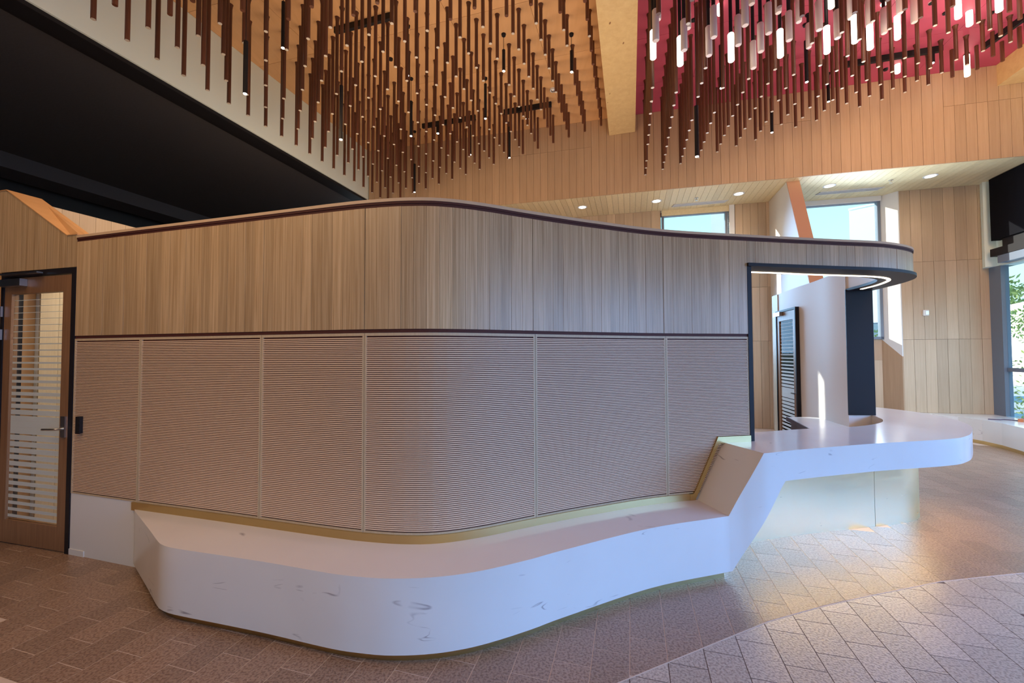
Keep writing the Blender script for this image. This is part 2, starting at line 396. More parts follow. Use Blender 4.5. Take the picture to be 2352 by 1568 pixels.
band(bp, bp.s_at_x(-1.2), bp.s_at_x(8.3), -.003, .003, -.006, .0012, mb, .4)
t_ = struct('trim_1', mb, M['grout_light'])

# ------------------------------------------------------------------ ROOM: main ceiling, beams, back wall, soffit
ceil = struct('ceiling', loc=(0, 0, 0))
mb = MB(); mb.prism([AB(-6, -12.5), AB(-6, 7.6), AB(10.45, 7.6), AB(10.45, -12.5)], ZC+.03, ZC+.2); obj('roof_slab', mb, M['white'], ceil)
random.seed(3)
for (b0, b1, mt, nm) in ((-5.92, -.12, 'orange', 'veneer_panel'), (-.12, 7.2, 'crimson', 'painted_panel')):
    nb = 5 if b0 < -1 else 6
    for i in range(nb):
        for j in range(12):
            x0 = b0+(b1-b0)*i/nb; x1 = b0+(b1-b0)*(i+1)/nb; y0 = -5+13.8*j/12; y1 = -5+13.8*(j+1)/12
            mb = MB(); mb.prism([AB(y0+.002, x0+.002), AB(y0+.002, x1-.002), AB(y1-.002, x1-.002), AB(y1-.002, x0+.002)], ZC, ZC+.03)
            obj(nm, mb, M[mt], ceil)
def beam(b0, b1, label):
    mb = MB()
    a1 = 8.56+.0345*(b0+b1)/2
    mb.prism([AB(-5, b0), AB(-5, b1), AB(a1-.01, b1), AB(a1-.01, b0)], 6.04, ZC-.002)
    o = obj('ceiling_beam', mb, M['glulam'])
    return tag(o, label, 'beam')
beam(-.372, .137, 'knotty pale glulam beam between the orange and the crimson ceiling')
beam(5.94, 6.45, 'glulam beam crossing the crimson ceiling at the upper right corner')
def wa(b): return 8.56+.0345*b       # back wall plane
wall_back = struct('wall_back')
mb = MB(); mb.prism([AB(wa(-5.9)+.03, -5.9), AB(wa(7.2)+.03, 7.2), AB(wa(7.2)+.26, 7.2), AB(wa(-5.9)+.26, -5.9)], ZS+.01, ZC); obj('wall_core', mb, M['groove'], wall_back)
random.seed(11)
b_ = -5.9; W = .152
while b_ < 7.1:
    b1 = min(b_+W, 7.2)
    sm = 5.85 if (2.2 < b_ < 3.2 or -2.6 < b_ < -.8) else (5.80 if b_ > 5.05 else None)
    for (z0, z1) in (((ZS, sm), (sm, ZC)) if sm else ((ZS, ZC),)):
        pr = random.uniform(0, .002)
        mb = MB(); mb.prism([AB(wa(b_)-pr, b_+.002), AB(wa(b1)-pr, b1-.002), AB(wa(b1)+.03, b1-.002), AB(wa(b_)+.03, b_+.002)], z0+.002, z1-.002)
        obj('wall_board', mb, M['board'], wall_back)
    b_ = b1
# timber soffit behind the back wall
soff = struct('ceiling')
def WP(x): return 10.08-.245*x        # window wall line: Y as function of X
mb = MB(); mb.prism([AB(wa(-6.05)+.2, -6.05), AB(wa(7.6)+.2, 7.6), AB(10.3, 7.6), AB(10.3, -6.05)], ZS+.02, ZS+.2); obj('soffit_slab', mb, M['dark_red'], soff)
b_ = -6.0
while b_ < 7.2:
    w_ = .118
    mb = MB(); mb.prism([AB(wa(b_)+.02, b_+.002), AB(wa(b_)+.02, b_+w_-.002), AB(9.66+.05*b_+.42, b_+w_-.002), AB(9.66+.05*b_+.42, b_+.002)], ZS, ZS+.02)
    obj('soffit_board', mb, M['ceil_board'], soff); b_ += w_
# white bulkhead on the left and the black lowered ceiling
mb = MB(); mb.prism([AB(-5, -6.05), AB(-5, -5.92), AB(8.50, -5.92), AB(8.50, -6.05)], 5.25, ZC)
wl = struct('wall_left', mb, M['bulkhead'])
blk = struct('ceiling')
mb = MB(); mb.prism([AB(-5, -12), AB(-5, -6.06), AB(10.4, -6.06), AB(10.4, -12)], 5.30, 5.4); obj('black_panel', mb, M['black_ceiling'], blk)
mb = MB(); mb.prism([AB(-5, -6.20), AB(-5, -5.95), AB(8.45, -5.95), AB(8.45, -6.20)], 5.20, 5.25); obj('edge_trim', mb, M['black'], blk)
mb = MB(); mb.prism([AB(-5, -6.34), AB(-5, -6.20), AB(10.4, -6.20), AB(10.4, -6.34)], 5.25, 5.31); obj('edge_trim', mb, M['black'], blk)
mb = MB(); mb.prism([AB(-5, -11.6), AB(-5, -10.9), AB(10.4, -10.9), AB(10.4, -11.6)], 5.02, 5.31); obj('dropped_edge', mb, M['black_ceiling'], blk)
mb = MB(); mb.prism([AB(-5, -12.1), AB(-5, -11.9), AB(10.4, -11.9), AB(10.4, -12.1)], 0, 5.4); struct('wall_west', mb, plain('charcoal_paint', (.018, .021, .025), .5))
mb = MB(); mb.prism([AB(10.2, -12), AB(10.2, -8), AB(10.4, -8), AB(10.4, -12)], 0, 5.4); mb.prism([AB(10.2, -8), AB(10.2, -6.3), AB(10.4, -6.3), AB(10.4, -8)], 0, 4.1); struct('wall_far_left', mb, M['black'])
mb = MB(); mb.prism([AB(-5.2, -12.2), AB(-5.2, -2.5), AB(-5, -2.5), AB(-5, -12.2)], 0, ZC); mb.prism([AB(-5.2, -2.5), AB(-5.2, 7.4), AB(-5, 7.4), AB(-5, -2.5)], 2.7, ZC); mb.prism([AB(-5.2, -2.5), AB(-5.2, 2.5), AB(-5, 2.5), AB(-5, -2.5)], 0, ZC); struct('wall_rear', mb, M['board'])

# ------------------------------------------------------------------ ROOM: window wall (timber boards in three courses), two windows
wall_n = struct('wall_north')
w1 = (3.39, 4.72); w2 = (5.9, 7.52)
def wbox(mb, x0, x1, z0, z1, d0=0., d1=.03):
    # piece of the window wall between X0 and X1, depth d along +a
    mb.prism([(x0+SIN*d0, WP(x0)+COS*d0), (x1+SIN*d0, WP(x1)+COS*d0), (x1+SIN*d1, WP(x1)+COS*d1), (x0+SIN*d1, WP(x0)+COS*d1)], z0, z1)
mb = MB()
for (x0, x1, z0, z1) in ((-4.6, -4.0, 0, 4.1), (-1.86, w1[0]-.02, 0, ZS), (w1[1]+.02, w2[0], 0, ZS), (w2[1]+.30, 9.25, 0, ZS), (w1[0], w1[1], 0, .9)): wbox(mb, x0, x1, z0, z1, .03, .45)
wbox(mb, w2[0], w2[1]+.2, 0, 1.86, .31, .45)
wbox(mb, w1[0]-.1, w1[1]+.1, ZS-.02, ZS+.3, .2, .45); wbox(mb, w2[0], w2[1]+.3, ZS-.02, ZS+.3, .3, .45)
wbox(mb, -4.0, -2.36, 0, ZS, .03, .06); wbox(mb, -2.36, -1.86, 0, .9, .03, .06); wbox(mb, -2.36, -1.86, 4.27, ZS, .03, .06)
obj('wall_core', mb, M['groove'], wall_n)
random.seed(5)
def boards(x0, x1, zs, wd, d0=0.):
    n = max(1, int(round((x1-x0)/wd)))
    for i in range(n):
        for z0, z1 in zip(zs, zs[1:]):
            m2 = MB(); p = random.uniform(0, .004); wbox(m2, x0+(x1-x0)*i/n+.002, x0+(x1-x0)*(i+1)/n-.002, z0+.002, z1-.002, d0-p, d0+.03)
            obj('wall_board', m2, M['pale_board'], wall_n)
boards(.5, 3.36, (2.0, 3.38, ZS), .19)
boards(w1[1]+.13, 5.72, (0, 1.85, 3.0, ZS), .155)
boards(w2[1]+.22, 9.14, (.42, 1.85, 3.38, ZS), .165)
boards(w2[0], w2[1], (0, 1.44), .2, .26)
def window(name, x0, x1, z0, z1, set_, fr=.05):
    wdw = struct(name)
    mb = MB()
    for (a, b, c, d) in ((x0, x0+fr, z0, z1), (x1-fr, x1, z0, z1), (x0, x1, z0, z0+fr), (x0, x1, z1-fr, z1)): wbox(mb, a, b, c, d, set_-.04, set_+.06)
    obj('window_frame', mb, M['grey_blue'], wdw)
    mb = MB(); wbox(mb, x0+fr, x1-fr, z0+fr, z1-fr, set_, set_+.008); obj('window_pane', mb, M['glass'], wdw)
    return wdw
window('added_slot_window', -2.36, -1.86, .9, 4.27, .06, .012)  # unseen slot, added to let a sun strip onto the white inner wall
W1 = window('window_1', w1[0], w1[1], .9, 4.74, .10); W2 = window('window_2', w2[0]-.4, w2[1]+.02, 1.87, 4.76, .26)
# white splayed reveals
mb = MB(); wbox(mb, w1[1]+.02, w1[1]+.12, 0, ZS, -.002, .28); obj('reveal', mb, M['white'], W1)
mb = MB(); wbox(mb, w1[0], w1[1]+.05, 4.70, ZS, .03, .09); obj('head_trim', mb, M['ceil_board'], W1)
mb = MB()
x0 = w2[1]+.0
mb.prism([(x0+SIN*.27, WP(x0)+COS*.27), (x0+.20, WP(x0+.20)-.002), (x0+.22, WP(x0+.22)), (x0+.02+SIN*.28, WP(x0+.02)+COS*.28)], [1.87, 1.52, 1.52, 1.87], ZS); obj('reveal', mb, M['white'], W2)
mb = MB()
mb.prism([(x0+SIN*.272, WP(x0)+COS*.272), (x0+.201, WP(x0+.201)-.001), (x0+.221, WP(x0+.221)), (x0+.02+SIN*.282, WP(x0+.02)+COS*.282)], 0, [1.868, 1.518, 1.518, 1.868]); obj('wall_board', mb, M['board'], wall_n)
mb = MB(); wbox(mb, w2[0], w2[1], 1.44, 1.87, .26, .30); obj('wall_board', mb, M['board'], wall_n)
mb = MB(); wbox(mb, w2[0]-.1, w2[1]+.02, 4.72, ZS, .18, .24); obj('head_trim', mb, M['white'], W2)

# raked fin wall between the two windows
fin = thing('fin_wall', 'raked fin wall with apricot front edge standing between the two rear windows', 'wall', (5.5, 8.77, 0))
fa = lambda d, o: (5.5-SIN*d+COS*o, 8.77-COS*d-SIN*o)
def raked(o0, o1, m_, nm, inset=0.):
    mb = MB(); d1, d0 = 1.10, 3.25      # reach of the fin at the soffit and at the floor
    A = [fa(0, o0), fa(0, o1)]; n = len(mb.v)
    dt, dbm = d1-inset, d0-inset
    v = [(*fa(-.02, o0), 0), (*fa(-.02, o1), 0), (*fa(dbm, o1), 0), (*fa(dbm, o0), 0), (*fa(-.02, o0), ZS), (*fa(-.02, o1), ZS), (*fa(dt, o1), ZS), (*fa(dt, o0), ZS)]
    mb.v += v; mb.f += [(3, 2, 1, 0), (4, 5, 6, 7), (0, 1, 5, 4), (1, 2, 6, 5), (2, 3, 7, 6), (3, 0, 4, 7)]
    return obj(nm, mb, m_, fin)
raked(.0, .20, M['white'], 'plaster_face', .02)
mb = MB(); v = [(*fa(3.23, -.004), 0), (*fa(3.23, .206), 0), (*fa(3.25, .206), 0), (*fa(3.25, -.004), 0), (*fa(1.08, -.004), ZS), (*fa(1.08, .206), ZS), (*fa(1.10, .206), ZS), (*fa(1.10, -.004), ZS)]
mb.v += v; mb.f += [(3, 2, 1, 0), (4, 5, 6, 7), (0, 1, 5, 4), (1, 2, 6, 5), (2, 3, 7, 6), (3, 0, 4, 7)]; obj('front_edge', mb, M['orange_face'], fin)

# ------------------------------------------------------------------ east curtain wall (window_3), blind, bench
CX_, CY_ = 9.12, WP(9.12)
def EA(d, o, z=None): return (CX_-SIN*d+COS*o, CY_-COS*d-SIN*o)      # d metres towards the photographer, o outward
W3 = struct('window_3')
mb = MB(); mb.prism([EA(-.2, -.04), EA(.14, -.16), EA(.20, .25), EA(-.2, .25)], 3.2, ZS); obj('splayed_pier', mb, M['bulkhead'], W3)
mb = MB(); mb.prism([EA(.0, -.02), EA(.26, -.02), EA(.26, .10), EA(.0, .12)], .42, 3.2); obj('mullion', mb, M['grey_blue'], W3)
for d in (1.7, 3.2, 4.7, 6.2, 7.7, 9.2, 10.7, 12.2, 13.7):
    mb = MB(); mb.prism([EA(d, -.02), EA(d+.07, -.02), EA(d+.07, .12), EA(d, .12)], .42, 3.2); obj('mullion', mb, M['grey_blue'], W3)
mb = MB(); mb.prism([EA(.27, .02), EA(14.3, .02), EA(14.3, .09), EA(.27, .09)], 1.24, 1.31); obj('transom', mb, M['grey_blue'], W3)
mb = MB(); mb.prism([EA(.27, .04), EA(14.3, .04), EA(14.3, .05), EA(.27, .05)], .42, 3.2); obj('window_pane', mb, M['glass'], W3)
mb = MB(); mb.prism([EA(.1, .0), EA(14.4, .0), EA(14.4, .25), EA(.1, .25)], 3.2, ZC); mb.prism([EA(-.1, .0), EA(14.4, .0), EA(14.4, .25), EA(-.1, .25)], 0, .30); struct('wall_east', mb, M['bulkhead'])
bl = thing('roller_blind', 'wide black roller blind box and fabric above the window by the timber wall', 'blind', (*EA(2.2, -.1), 3.4))
mb = MB(); mb.prism([EA(.26, -.14), EA(4.2, -.14), EA(4.2, -.01), EA(.26, -.01)], 3.66, ZS-.01); obj('fabric', mb, plain('blackout_fabric', (.006, .006, .009), .9, 0., .1), bl)
mb = MB(); mb.prism([EA(.44, -.10), EA(4.2, -.10), EA(4.2, -.005), EA(.44, -.005)], 3.50, 3.66); obj('bottom_bar', mb, M['black'], bl)
mb = MB(); mb.prism([EA(.26, -.16), EA(4.2, -.16), EA(4.2, -.005), EA(.26, -.005)], 3.36, 3.50); obj('lower_box', mb, M['black'], bl)
mb = MB(); mb.prism([EA(.40, -.15), EA(4.2, -.15), EA(4.2, -.004), EA(.40, -.004)], 3.22, 3.355); obj('pelmet', mb, M['grey_blue'], bl)
# white window bench with a brass skirting
BQ = [(7.2, WP(7.2)-.0), (9.14, WP(9.14)), EA(.3, -.005), EA(9.0, -.005), EA(9.0, -.9), (7.45, 5.4), (7.88, 6.35), (8.12, 6.9), (8.19, 7.25), (8.17, 7.62), (8.02, 7.93), (7.6, 8.05), (7.2, 8.16)]
wb = thing('window_bench', 'low white bench running under the timber wall to the glazing', 'bench', (8.4, 7.6, 0))
mb = MB(); mb.prism(BQ, .055, .42); obj('bench_body', mb, M['stone'], wb)
def inset(poly, d):
    cx = sum(p[0] for p in poly)/len(poly); cy = sum(p[1] for p in poly)/len(poly)
    return [(p[0]+(cx-p[0])*d, p[1]+(cy-p[1])*d) for p in poly]
mb = MB(); mb.prism(inset(BQ, .02), 0, .056); obj('brass_skirting', mb, M['brass'], wb)
# power lead with a small tool on the bench
pt = thing('power_lead', 'dark power lead with orange and black plug lying on the white window bench', 'cable', (8.75, 7.2, .42))
def tube(mb, pts, r, seg=8):
    rings = []
    for i, p in enumerate(pts):
        a = Vector(pts[max(0, i-1)]); b = Vector(pts[min(len(pts)-1, i+1)]); t = (b-a).normalized()
        u = t.cross(Vector((0, 0, 1))); u = u.normalized() if u.length > 1e-4 else Vector((1, 0, 0)); v = u.cross(t)
        rings.append([tuple(Vector(p)+r*(math.cos(2*math.pi*k/seg)*u+math.sin(2*math.pi*k/seg)*v)) for k in range(seg)])
    mb.sweep(rings)
mb = MB(); tube(mb, [(8.33, 7.28, .428), (8.45, 7.20, .427), (8.55, 7.23, .427), (8.66, 7.10, .427), (8.80, 7.06, .427), (8.9, 7.10, .427)], .007); obj('cord', mb, plain('purple_lead', (.06, .03, .08), .5), pt, 60)
mb = MB(); mb.box((8.62, 7.03, .445), (.12, .06, .05), Matrix.Rotation(.4, 3, 'Z')); obj('plug_body', mb, plain('orange_plastic', (.6, .2, .08), .5), pt)
mb = MB(); mb.box((8.72, 7.07, .445), (.09, .075, .05), Matrix.Rotation(.4, 3, 'Z')); obj('plug_cap', mb, M['black'], pt)

# ------------------------------------------------------------------ soffit fittings
for i, (x, y, l) in enumerate(((1.56, 9.02, 'small round downlight at the dim end of the timber soffit'), (3.07, 8.67, 'round downlight in the timber soffit near the first air slot'),
        (4.60, 8.28, 'round downlight in the soffit between first window and fin wall'), (6.14, 7.90, 'round downlight in the soffit just past the fin wall'), (7.66, 7.47, 'round downlight in the soffit nearest the timber corner'))):
    t = thing('downlight', l, 'light', (x, y, ZS))
    mb = MB(); mb.lathe([(.105, ZS-.006), (.105, ZS-.0005), (.08, ZS-.0005), (.08, ZS-.006)], 20, (x, y)); obj('trim_ring', mb, M['white'], t, 40)
    mb = MB(); mb.lathe([(.078, ZS-.008), (.078, ZS-.002)], 20, (x, y)); obj('lens', mb, M['downlight'], t, 40)
    light('downlight_beam', 'SPOT', (x, y, ZS-.03), 22, (1.0, .86, .66), .08, (x, y, 0), spot=(130, .8))
for (x, y, l) in ((3.84, 8.5, 'sprinkler head in the soffit before the first rear window'), (7.1, 7.65, 'sprinkler head in the soffit before the second rear window')):
    t = thing('sprinkler', l, 'sprinkler', (x, y, ZS))
    mb = MB(); mb.lathe([(.035, ZS-.008), (.035, ZS-.0005)], 14, (x, y)); obj('plate', mb, M['chrome'], t, 40)
    mb = MB(); mb.lathe([(.012, ZS-.05), (.014, ZS-.02), (.014, ZS-.008)], 10, (x, y)); obj('nozzle', mb, M['chrome'], t, 40)
    mb = MB(); mb.lathe([(.026, ZS-.056), (.026, ZS-.05)], 12, (x, y)); obj('deflector', mb, M['chrome'], t, 40)
for (x0, x1, l) in ((3.52, 4.56, 'long linear air diffuser in the soffit above the first window'), (6.2, 7.25, 'long linear air diffuser in the soffit above the second window')):
    t = thing('air_diffuser', l, 'vent', ((x0+x1)/2, WP((x0+x1)/2)-.2, ZS))
    def dq(mb, p, q, z0, z1):
        mb.prism([(x0, WP(x0)+p), (x1, WP(x1)+p), (x1, WP(x1)+q), (x0, WP(x0)+q)], z0, z1)
    mb = MB(); dq(mb, -.36, -.345, ZS-.012, ZS-.0005); dq(mb, -.215, -.20, ZS-.012, ZS-.0005); obj('frame', mb, M['white'], t)
    mb = MB(); dq(mb, -.345, -.215, ZS-.004, ZS-.001); obj('slot_backing', mb, M['black'], t)
    for q in (-.31, -.28, -.25):
        mb = MB(); dq(mb, q-.004, q+.004, ZS-.012, ZS-.004); obj('vane', mb, M['white'], t)
x, y = 8.1, WP(8.1)
t = thing('wall_sensor', 'small white sensor box on the tall timber wall', 'sensor', (x, y-.02, 2.37))
mb = MB(); mb.box((x, y-.018, 2.37), (.09, .03, .11), Matrix.Rotation(-.24, 3, 'Z')); obj('housing', mb, M['white'], t)
mb = MB(); mb.box((x+.012, y-.036, 2.37), (.05, .012, .07), Matrix.Rotation(-.24, 3, 'Z')); obj('face', mb, M['chrome'], t)

# ------------------------------------------------------------------ RECEPTION ENCLOSURE
pod = thing('reception_enclosure', 'long curved timber reception enclosure with boards above and fine slats below', 'enclosure', (0, 3.1, 0))
ZT = 2.56; XW = 1.955
sW = OUT.s_at_x(XW); sE = OUT.len
# core with white inner face
mb = MB(); s15 = OUT.s_at_x(1.45); band(OUT, 0, s15, -.25, -.016, .0, ZT-.001, mb, .08); band(OUT, s15, sW, -.25, -.016, .70, ZT-.001, mb, .08); band(OUT, sW, sE, -.25, -.016, 2.335, ZT-.001, mb, .05)
obj('core', mb, M['white'], pod, 30)
# rear wall of the enclosure: white inside, timber outside; black end face towards the counter
mb = MB(); n = 24
secs = []
OUTR = Path([(4.17, 4.80), (4.24, 5.15), (4.34, 5.53), (4.48, 6.16), (4.70, 6.97)], 6)
for i in range(n+1):
    t = i/n; p = INN.at(INN.len*t); q = OUTR.at(OUTR.len*t)
    secs.append([(q.x, q.y, .0), (p.x, p.y, .0), (p.x, p.y, ZT), (q.x, q.y, ZT)])
mb.sweep(secs); obj('rear_wall', mb, M['white'], pod, 30)
for i in range(20):
    t0, t1 = i/20, (i+1)/20; a = OUTR.at(OUTR.len*t0+.002); b = OUTR.at(OUTR.len*t1-.002); nn = (b-a).normalized(); o2 = Vector((nn.y, -nn.x))*.016
    mb = MB(); mb.prism([tuple(a), tuple(b), tuple(b+o2), tuple(a+o2)], .88, ZT); obj('plank', mb, M['plank'], pod)
mb = MB(); mb.prism([(3.895, 4.812), (4.19, 4.787), (4.194, 4.80), (3.90, 4.826)], .876, 2.332); obj('black_jamb', mb, M['dark_metal'], pod)
# beige timber end of the rear wall beyond the glazed inner door
mb = MB(); a = INN.at(INN.len-.25, -.012); b = INN.at(INN.len, -.012); c = INN.at(INN.len, .01); d = INN.at(INN.len-.25, .01)
mb.prism([tuple(a), tuple(b), tuple(c), tuple(d)], 0, 2.555); obj('timber_lining', mb, M['stile'], pod)
# upper planks
def planks(s0, s1, z0, z1, wd, seams):
    ss = [s0]+sorted(x for x in seams if s0 < x < s1)+[s1]
    for p, q in zip(ss, ss[1:]):
        n = max(1, int(round((q-p)/wd)))
        for i in range(n):
            u0 = p+(q-p)*i/n+(.0022 if i == 0 else .0007); u1 = p+(q-p)*(i+1)/n-(.0022 if i == n-1 else .0007)
            pr = random.uniform(.0, .0022); mb = MB(); band(OUT, u0, u1, -.016, pr, z0, z1, mb, .05)
            obj('plank', mb, M['plank'], pod)
random.seed(9)
xs = lambda px: None
SEAM = [OUT.s_at_x(v) for v in (-.935, .145, 1.20)]
planks(.0, sW, 1.757, 2.53, .0815, SEAM)
planks(sW, sE, 2.345, 2.53, .0815, [OUT.s_at_x(3.0)])
mb = MB(); band(OUT, 0, sW, -.016, -.004, 1.735, 1.757, mb, .06); obj('shadow_gap', mb, M['groove'], pod)
mb = MB(); band(OUT, 0, sE, -.016, -.002, 2.53, 2.548, mb, .06); obj('shadow_gap', mb, M['groove'], pod)
mb = MB(); band(OUT, 0, sE, -.255, .008, 2.562, 2.582, mb, .05); obj('cap_strip', mb, M['cap_wood'], pod, 30)
mb = MB(); band(OUT, 0, sE, -.252, .004, 2.548, 2.562, mb, .05); obj('cap_shadow_strip', mb, M['groove'], pod, 30)
# lower slatted panels
LS = [0., OUT.s_at_x(-2.84), OUT.s_at_x(-1.72), OUT.s_at_x(-.935), OUT.s_at_x(.16), OUT.s_at_x(1.215), sW]
ZB = .487
for k, (p, q) in enumerate(zip(LS, LS[1:])):
    mb = MB(); band(OUT, p+.0015, q-.0015, -.016, -.009, ZB, 1.733, mb, .07); pn = obj('slatted_panel', mb, M['groove'], pod)
    mb = MB()
    band(OUT, p+.0015, p+.014, -.009, .0, ZB, 1.733, mb, .03); band(OUT, q-.014, q-.0015, -.009, .0, ZB, 1.733, mb, .03)
    band(OUT, p+.014, q-.014, -.009, .0, 1.715, 1.733, mb, .07); band(OUT, p+.014, q-.014, -.009, .0, ZB, ZB+.012, mb, .07)
    obj('panel_border', mb, M['stile'], pn)
    mb = MB(); z = ZB+.020
    while z < 1.708:
        band(OUT, p+.0135, q-.0135, -.009, -.0002, z, z+.0072, mb, .09); z += .0124
    obj('slats', mb, M['slat'], pn, kind='stuff')
# plinth left of the bench
mb = MB(); band(OUT, .0, OUT.s_at_x(-2.80), -.016, -.003, .0, ZB-.001, mb, .1); obj('white_plinth', mb, M['white'], pod)
mb = MB(); band(OUT, .0, OUT.s_at_x(-3.40), -.003, .003, .0, .045, mb, .1); obj('plinth_corner', mb, M['white'], pod)
# black steel portal: post, header edge, underside with light strip
mb = MB(); band(OUT, sW-.004, sW+.036, -.25, .004, .876, 2.345, mb, .03); obj('steel_post', mb, M['dark_metal'], pod)
mb = MB(); band(OUT, sW-.004, sE, -.26, .022, 2.318, 2.345, mb, .04); obj('steel_header', mb, M['dark_metal'], pod, 30)
LEDP = Path([(2.10, 3.650), (2.4, 3.70), (2.69, 3.765), (3.13, 3.835), (3.354, 3.875), (3.56, 3.945), (3.72, 4.06), (3.82, 4.22), (3.90, 4.42), (3.955, 4.66)])
mb = MB(); band(LEDP, 0, LEDP.len, -.014, .014, 2.312, 2.3179, mb, .04); obj('led_strip', mb, M['led'], pod)
# small dark access reader near the door
mb = MB(); s_ = OUT.s_at_x(-3.47); p = OUT.at(s_, .012)
mb.box((p.x, p.y, 1.04), (.05, .022, .135), Matrix.Rotation(-.28, 3, 'Z'))
rd = obj('door_reader', mb, M['black']); tag(rd, 'narrow black access reader on the slatted panel by the wooden door', 'reader')

# ------------------------------------------------------------------ side wall with door_1 at the left
U = Vector((-.865, .225)).normalized(); NV = Vector((U.y, -U.x))*-1    # NV points away from the photographer
NV = Vector((.2517, .9678))
D0 = Vector((-3.572, 3.377))
def dp(u, n=0.): q = D0+U*u+NV*n; return (q.x, q.y)
def dbox(mb, u0, u1, z0, z1, n0, n1): mb.prism([dp(u0, n0), dp(u1, n0), dp(u1, n1), dp(u0, n1)], z0, z1)
wd = struct('wall_door_side')
DW = .925
def rake(u): return 2.59 if u < .12 else (2.59+(u-.12)*(3.05-2.59)/.78 if u < .90 else 3.05)
random.seed(21)
u = 0.0
while u < 2.4:
    u1 = .12 if u < .01 else u+.0825
    if u1 > 2.4: break
    z0 = 2.325 if u < DW+.01 else 0
    if u < DW < u1: u1 = DW
    mb = MB(); pr = random.uniform(0, .002)
    q = [dp(u+.0008, -pr), dp(u1-.0008, -pr), dp(u1-.0008, .02), dp(u+.0008, .02)]
    mb.prism(q, z0, [rake(u), rake(u1), rake(u1), rake(u)]); obj('wall_board', mb, M['plank'], wd); u = u1
mb = MB()
mb.prism([dp(0, .02), dp(.12, .02), dp(.9, .02), dp(2.4, .02), dp(2.4, .22), dp(.9, .22), dp(.12, .22), dp(0, .22)], 2.33, [2.585, 2.585, 3.045, 3.045, 3.045, 3.045, 2.585, 2.585])
obj('wall_core', mb, M['edge_timber'], wd)
mb = MB(); dbox(mb, DW+.001, 2.4, 0, 2.33, .02, .22); obj('wall_core', mb, M['edge_timber'], wd)
for (u0, u1, za, zb_) in ((0, .12, 2.59, 2.59), (.12, .9, 2.59, 3.05), (.9, 2.4, 3.05, 3.05)):
    mb = MB(); mb.prism([dp(u0, -.006), dp(u1, -.006), dp(u1, .225), dp(u0, .225)], [za, zb_, zb_, za], [za+.008, zb_+.008, zb_+.008, za+.008]); obj('edge_capping', mb, M['edge_timber'], wd)
# cream side wall running back from the raked top
mb = MB(); 
p0 = Vector(dp(.88, .22))
for i in range(34):
    q0 = p0+Vector((SIN, COS))*(i*.13+.001); q1 = p0+Vector((SIN, COS))*((i+1)*.13-.001); o2 = Vector((COS, -SIN))*.02
    m2 = MB(); m2.prism([tuple(q0), tuple(q1), tuple(q1+o2), tuple(q0+o2)], 0, 3.0); obj('wall_board', m2, M['stile'], wd)
q1 = p0+Vector((SIN, COS))*4.42; o2 = Vector((COS, -SIN))
mb.prism([tuple(p0-o2*.15), tuple(q1-o2*.15), tuple(q1), tuple(p0)], 0, 3.0); obj('wall_core', mb, M['white'], wd)
# the door
d1 = struct('door_1')
mb = MB()
dbox(mb, .0, .045, 0, 2.32, -.006, .12); dbox(mb, .045, DW-.035, 2.275, 2.32, -.006, .12); dbox(mb, DW-.035, DW, 0, 2.32, -.006, .12); obj('door_frame', mb, M['dark_metal'], d1)
L0, L1 = .052, DW-.04
mb = MB()
leafs = obj('stile', (lambda m: (dbox(m, L0, L0+.10, .01, 2.265, .0, .045), m)[1])(MB()), M['door_wood'], d1)
obj('stile', (lambda m: (dbox(m, L1-.09, L1, .01, 2.265, .0, .045), m)[1])(MB()), M['door_wood'], d1)
obj('rail', (lambda m: (dbox(m, L0+.1, L1-.09, 2.13, 2.265, .0, .045), m)[1])(MB()), M['door_wood'], d1)
obj('rail', (lambda m: (dbox(m, L0+.1, L1-.09, .01, .20, .0, .045), m)[1])(MB()), M['door_wood'], d1)
g0, g1 = L0+.1, L1-.09
gp = obj('door_pane', (lambda m: (dbox(m, g0, g1, .20, 2.13, .018, .026), m)[1])(MB()), M['glass'], d1)
def stripes(zlo, zhi, pitch, parent, q, mt):
    z = zlo+.02
    while z < zhi-.02:
        f = (z-zlo)/(zhi-zlo)
        th_ = .99 if .36 < f < .41 else (.07+.80*(1-min(1, (f-.41)/.55))**1.9 if f >= .41 else .42+.40*min(1, f/.36))
        mb = MB(); q(mb, z, z+pitch*th_); obj('frosted_stripe', mb, mt, parent); z += pitch
stripes(.20, 2.13, .0545, gp, lambda mb, a, b: dbox(mb, g0+.002, g1-.002, a, b, .0165, .0178), M['frost'])
ck = obj('door_closer', (lambda m: (dbox(m, DW-.33, DW-.01, 2.19, 2.25, -.05, -.001), m)[1])(MB()), M['chrome'], d1)
obj('closer_arm', (lambda m: (dbox(m, DW-.56, DW-.06, 2.285, 2.297, -.06, -.02), m)[1])(MB()), M['chrome'], d1)
for z in (1.78, 1.98):
    obj('hinge', (lambda m: (dbox(m, DW-.032, DW-.012, z-.045, z+.045, -.02, -.006), m)[1])(MB()), M['chrome'], d1)
hp = obj('handle_plate', (lambda m: (dbox(m, L0+.02, L0+.065, .93, 1.10, -.014, -.0005), m)[1])(MB()), M['chrome'], d1)
mb = MB(); p = dp(L0+.045, -.014); q = dp(L0+.045, -.055); r = dp(L0+.19, -.06)
tube(mb, [(p[0], p[1], 1.0), (q[0], q[1], 1.0), (dp(L0+.07, -.06)[0], dp(L0+.07, -.06)[1], 1.0), (r[0], r[1], .995)], .009); obj('lever_handle', mb, M['chrome'], hp, 60)
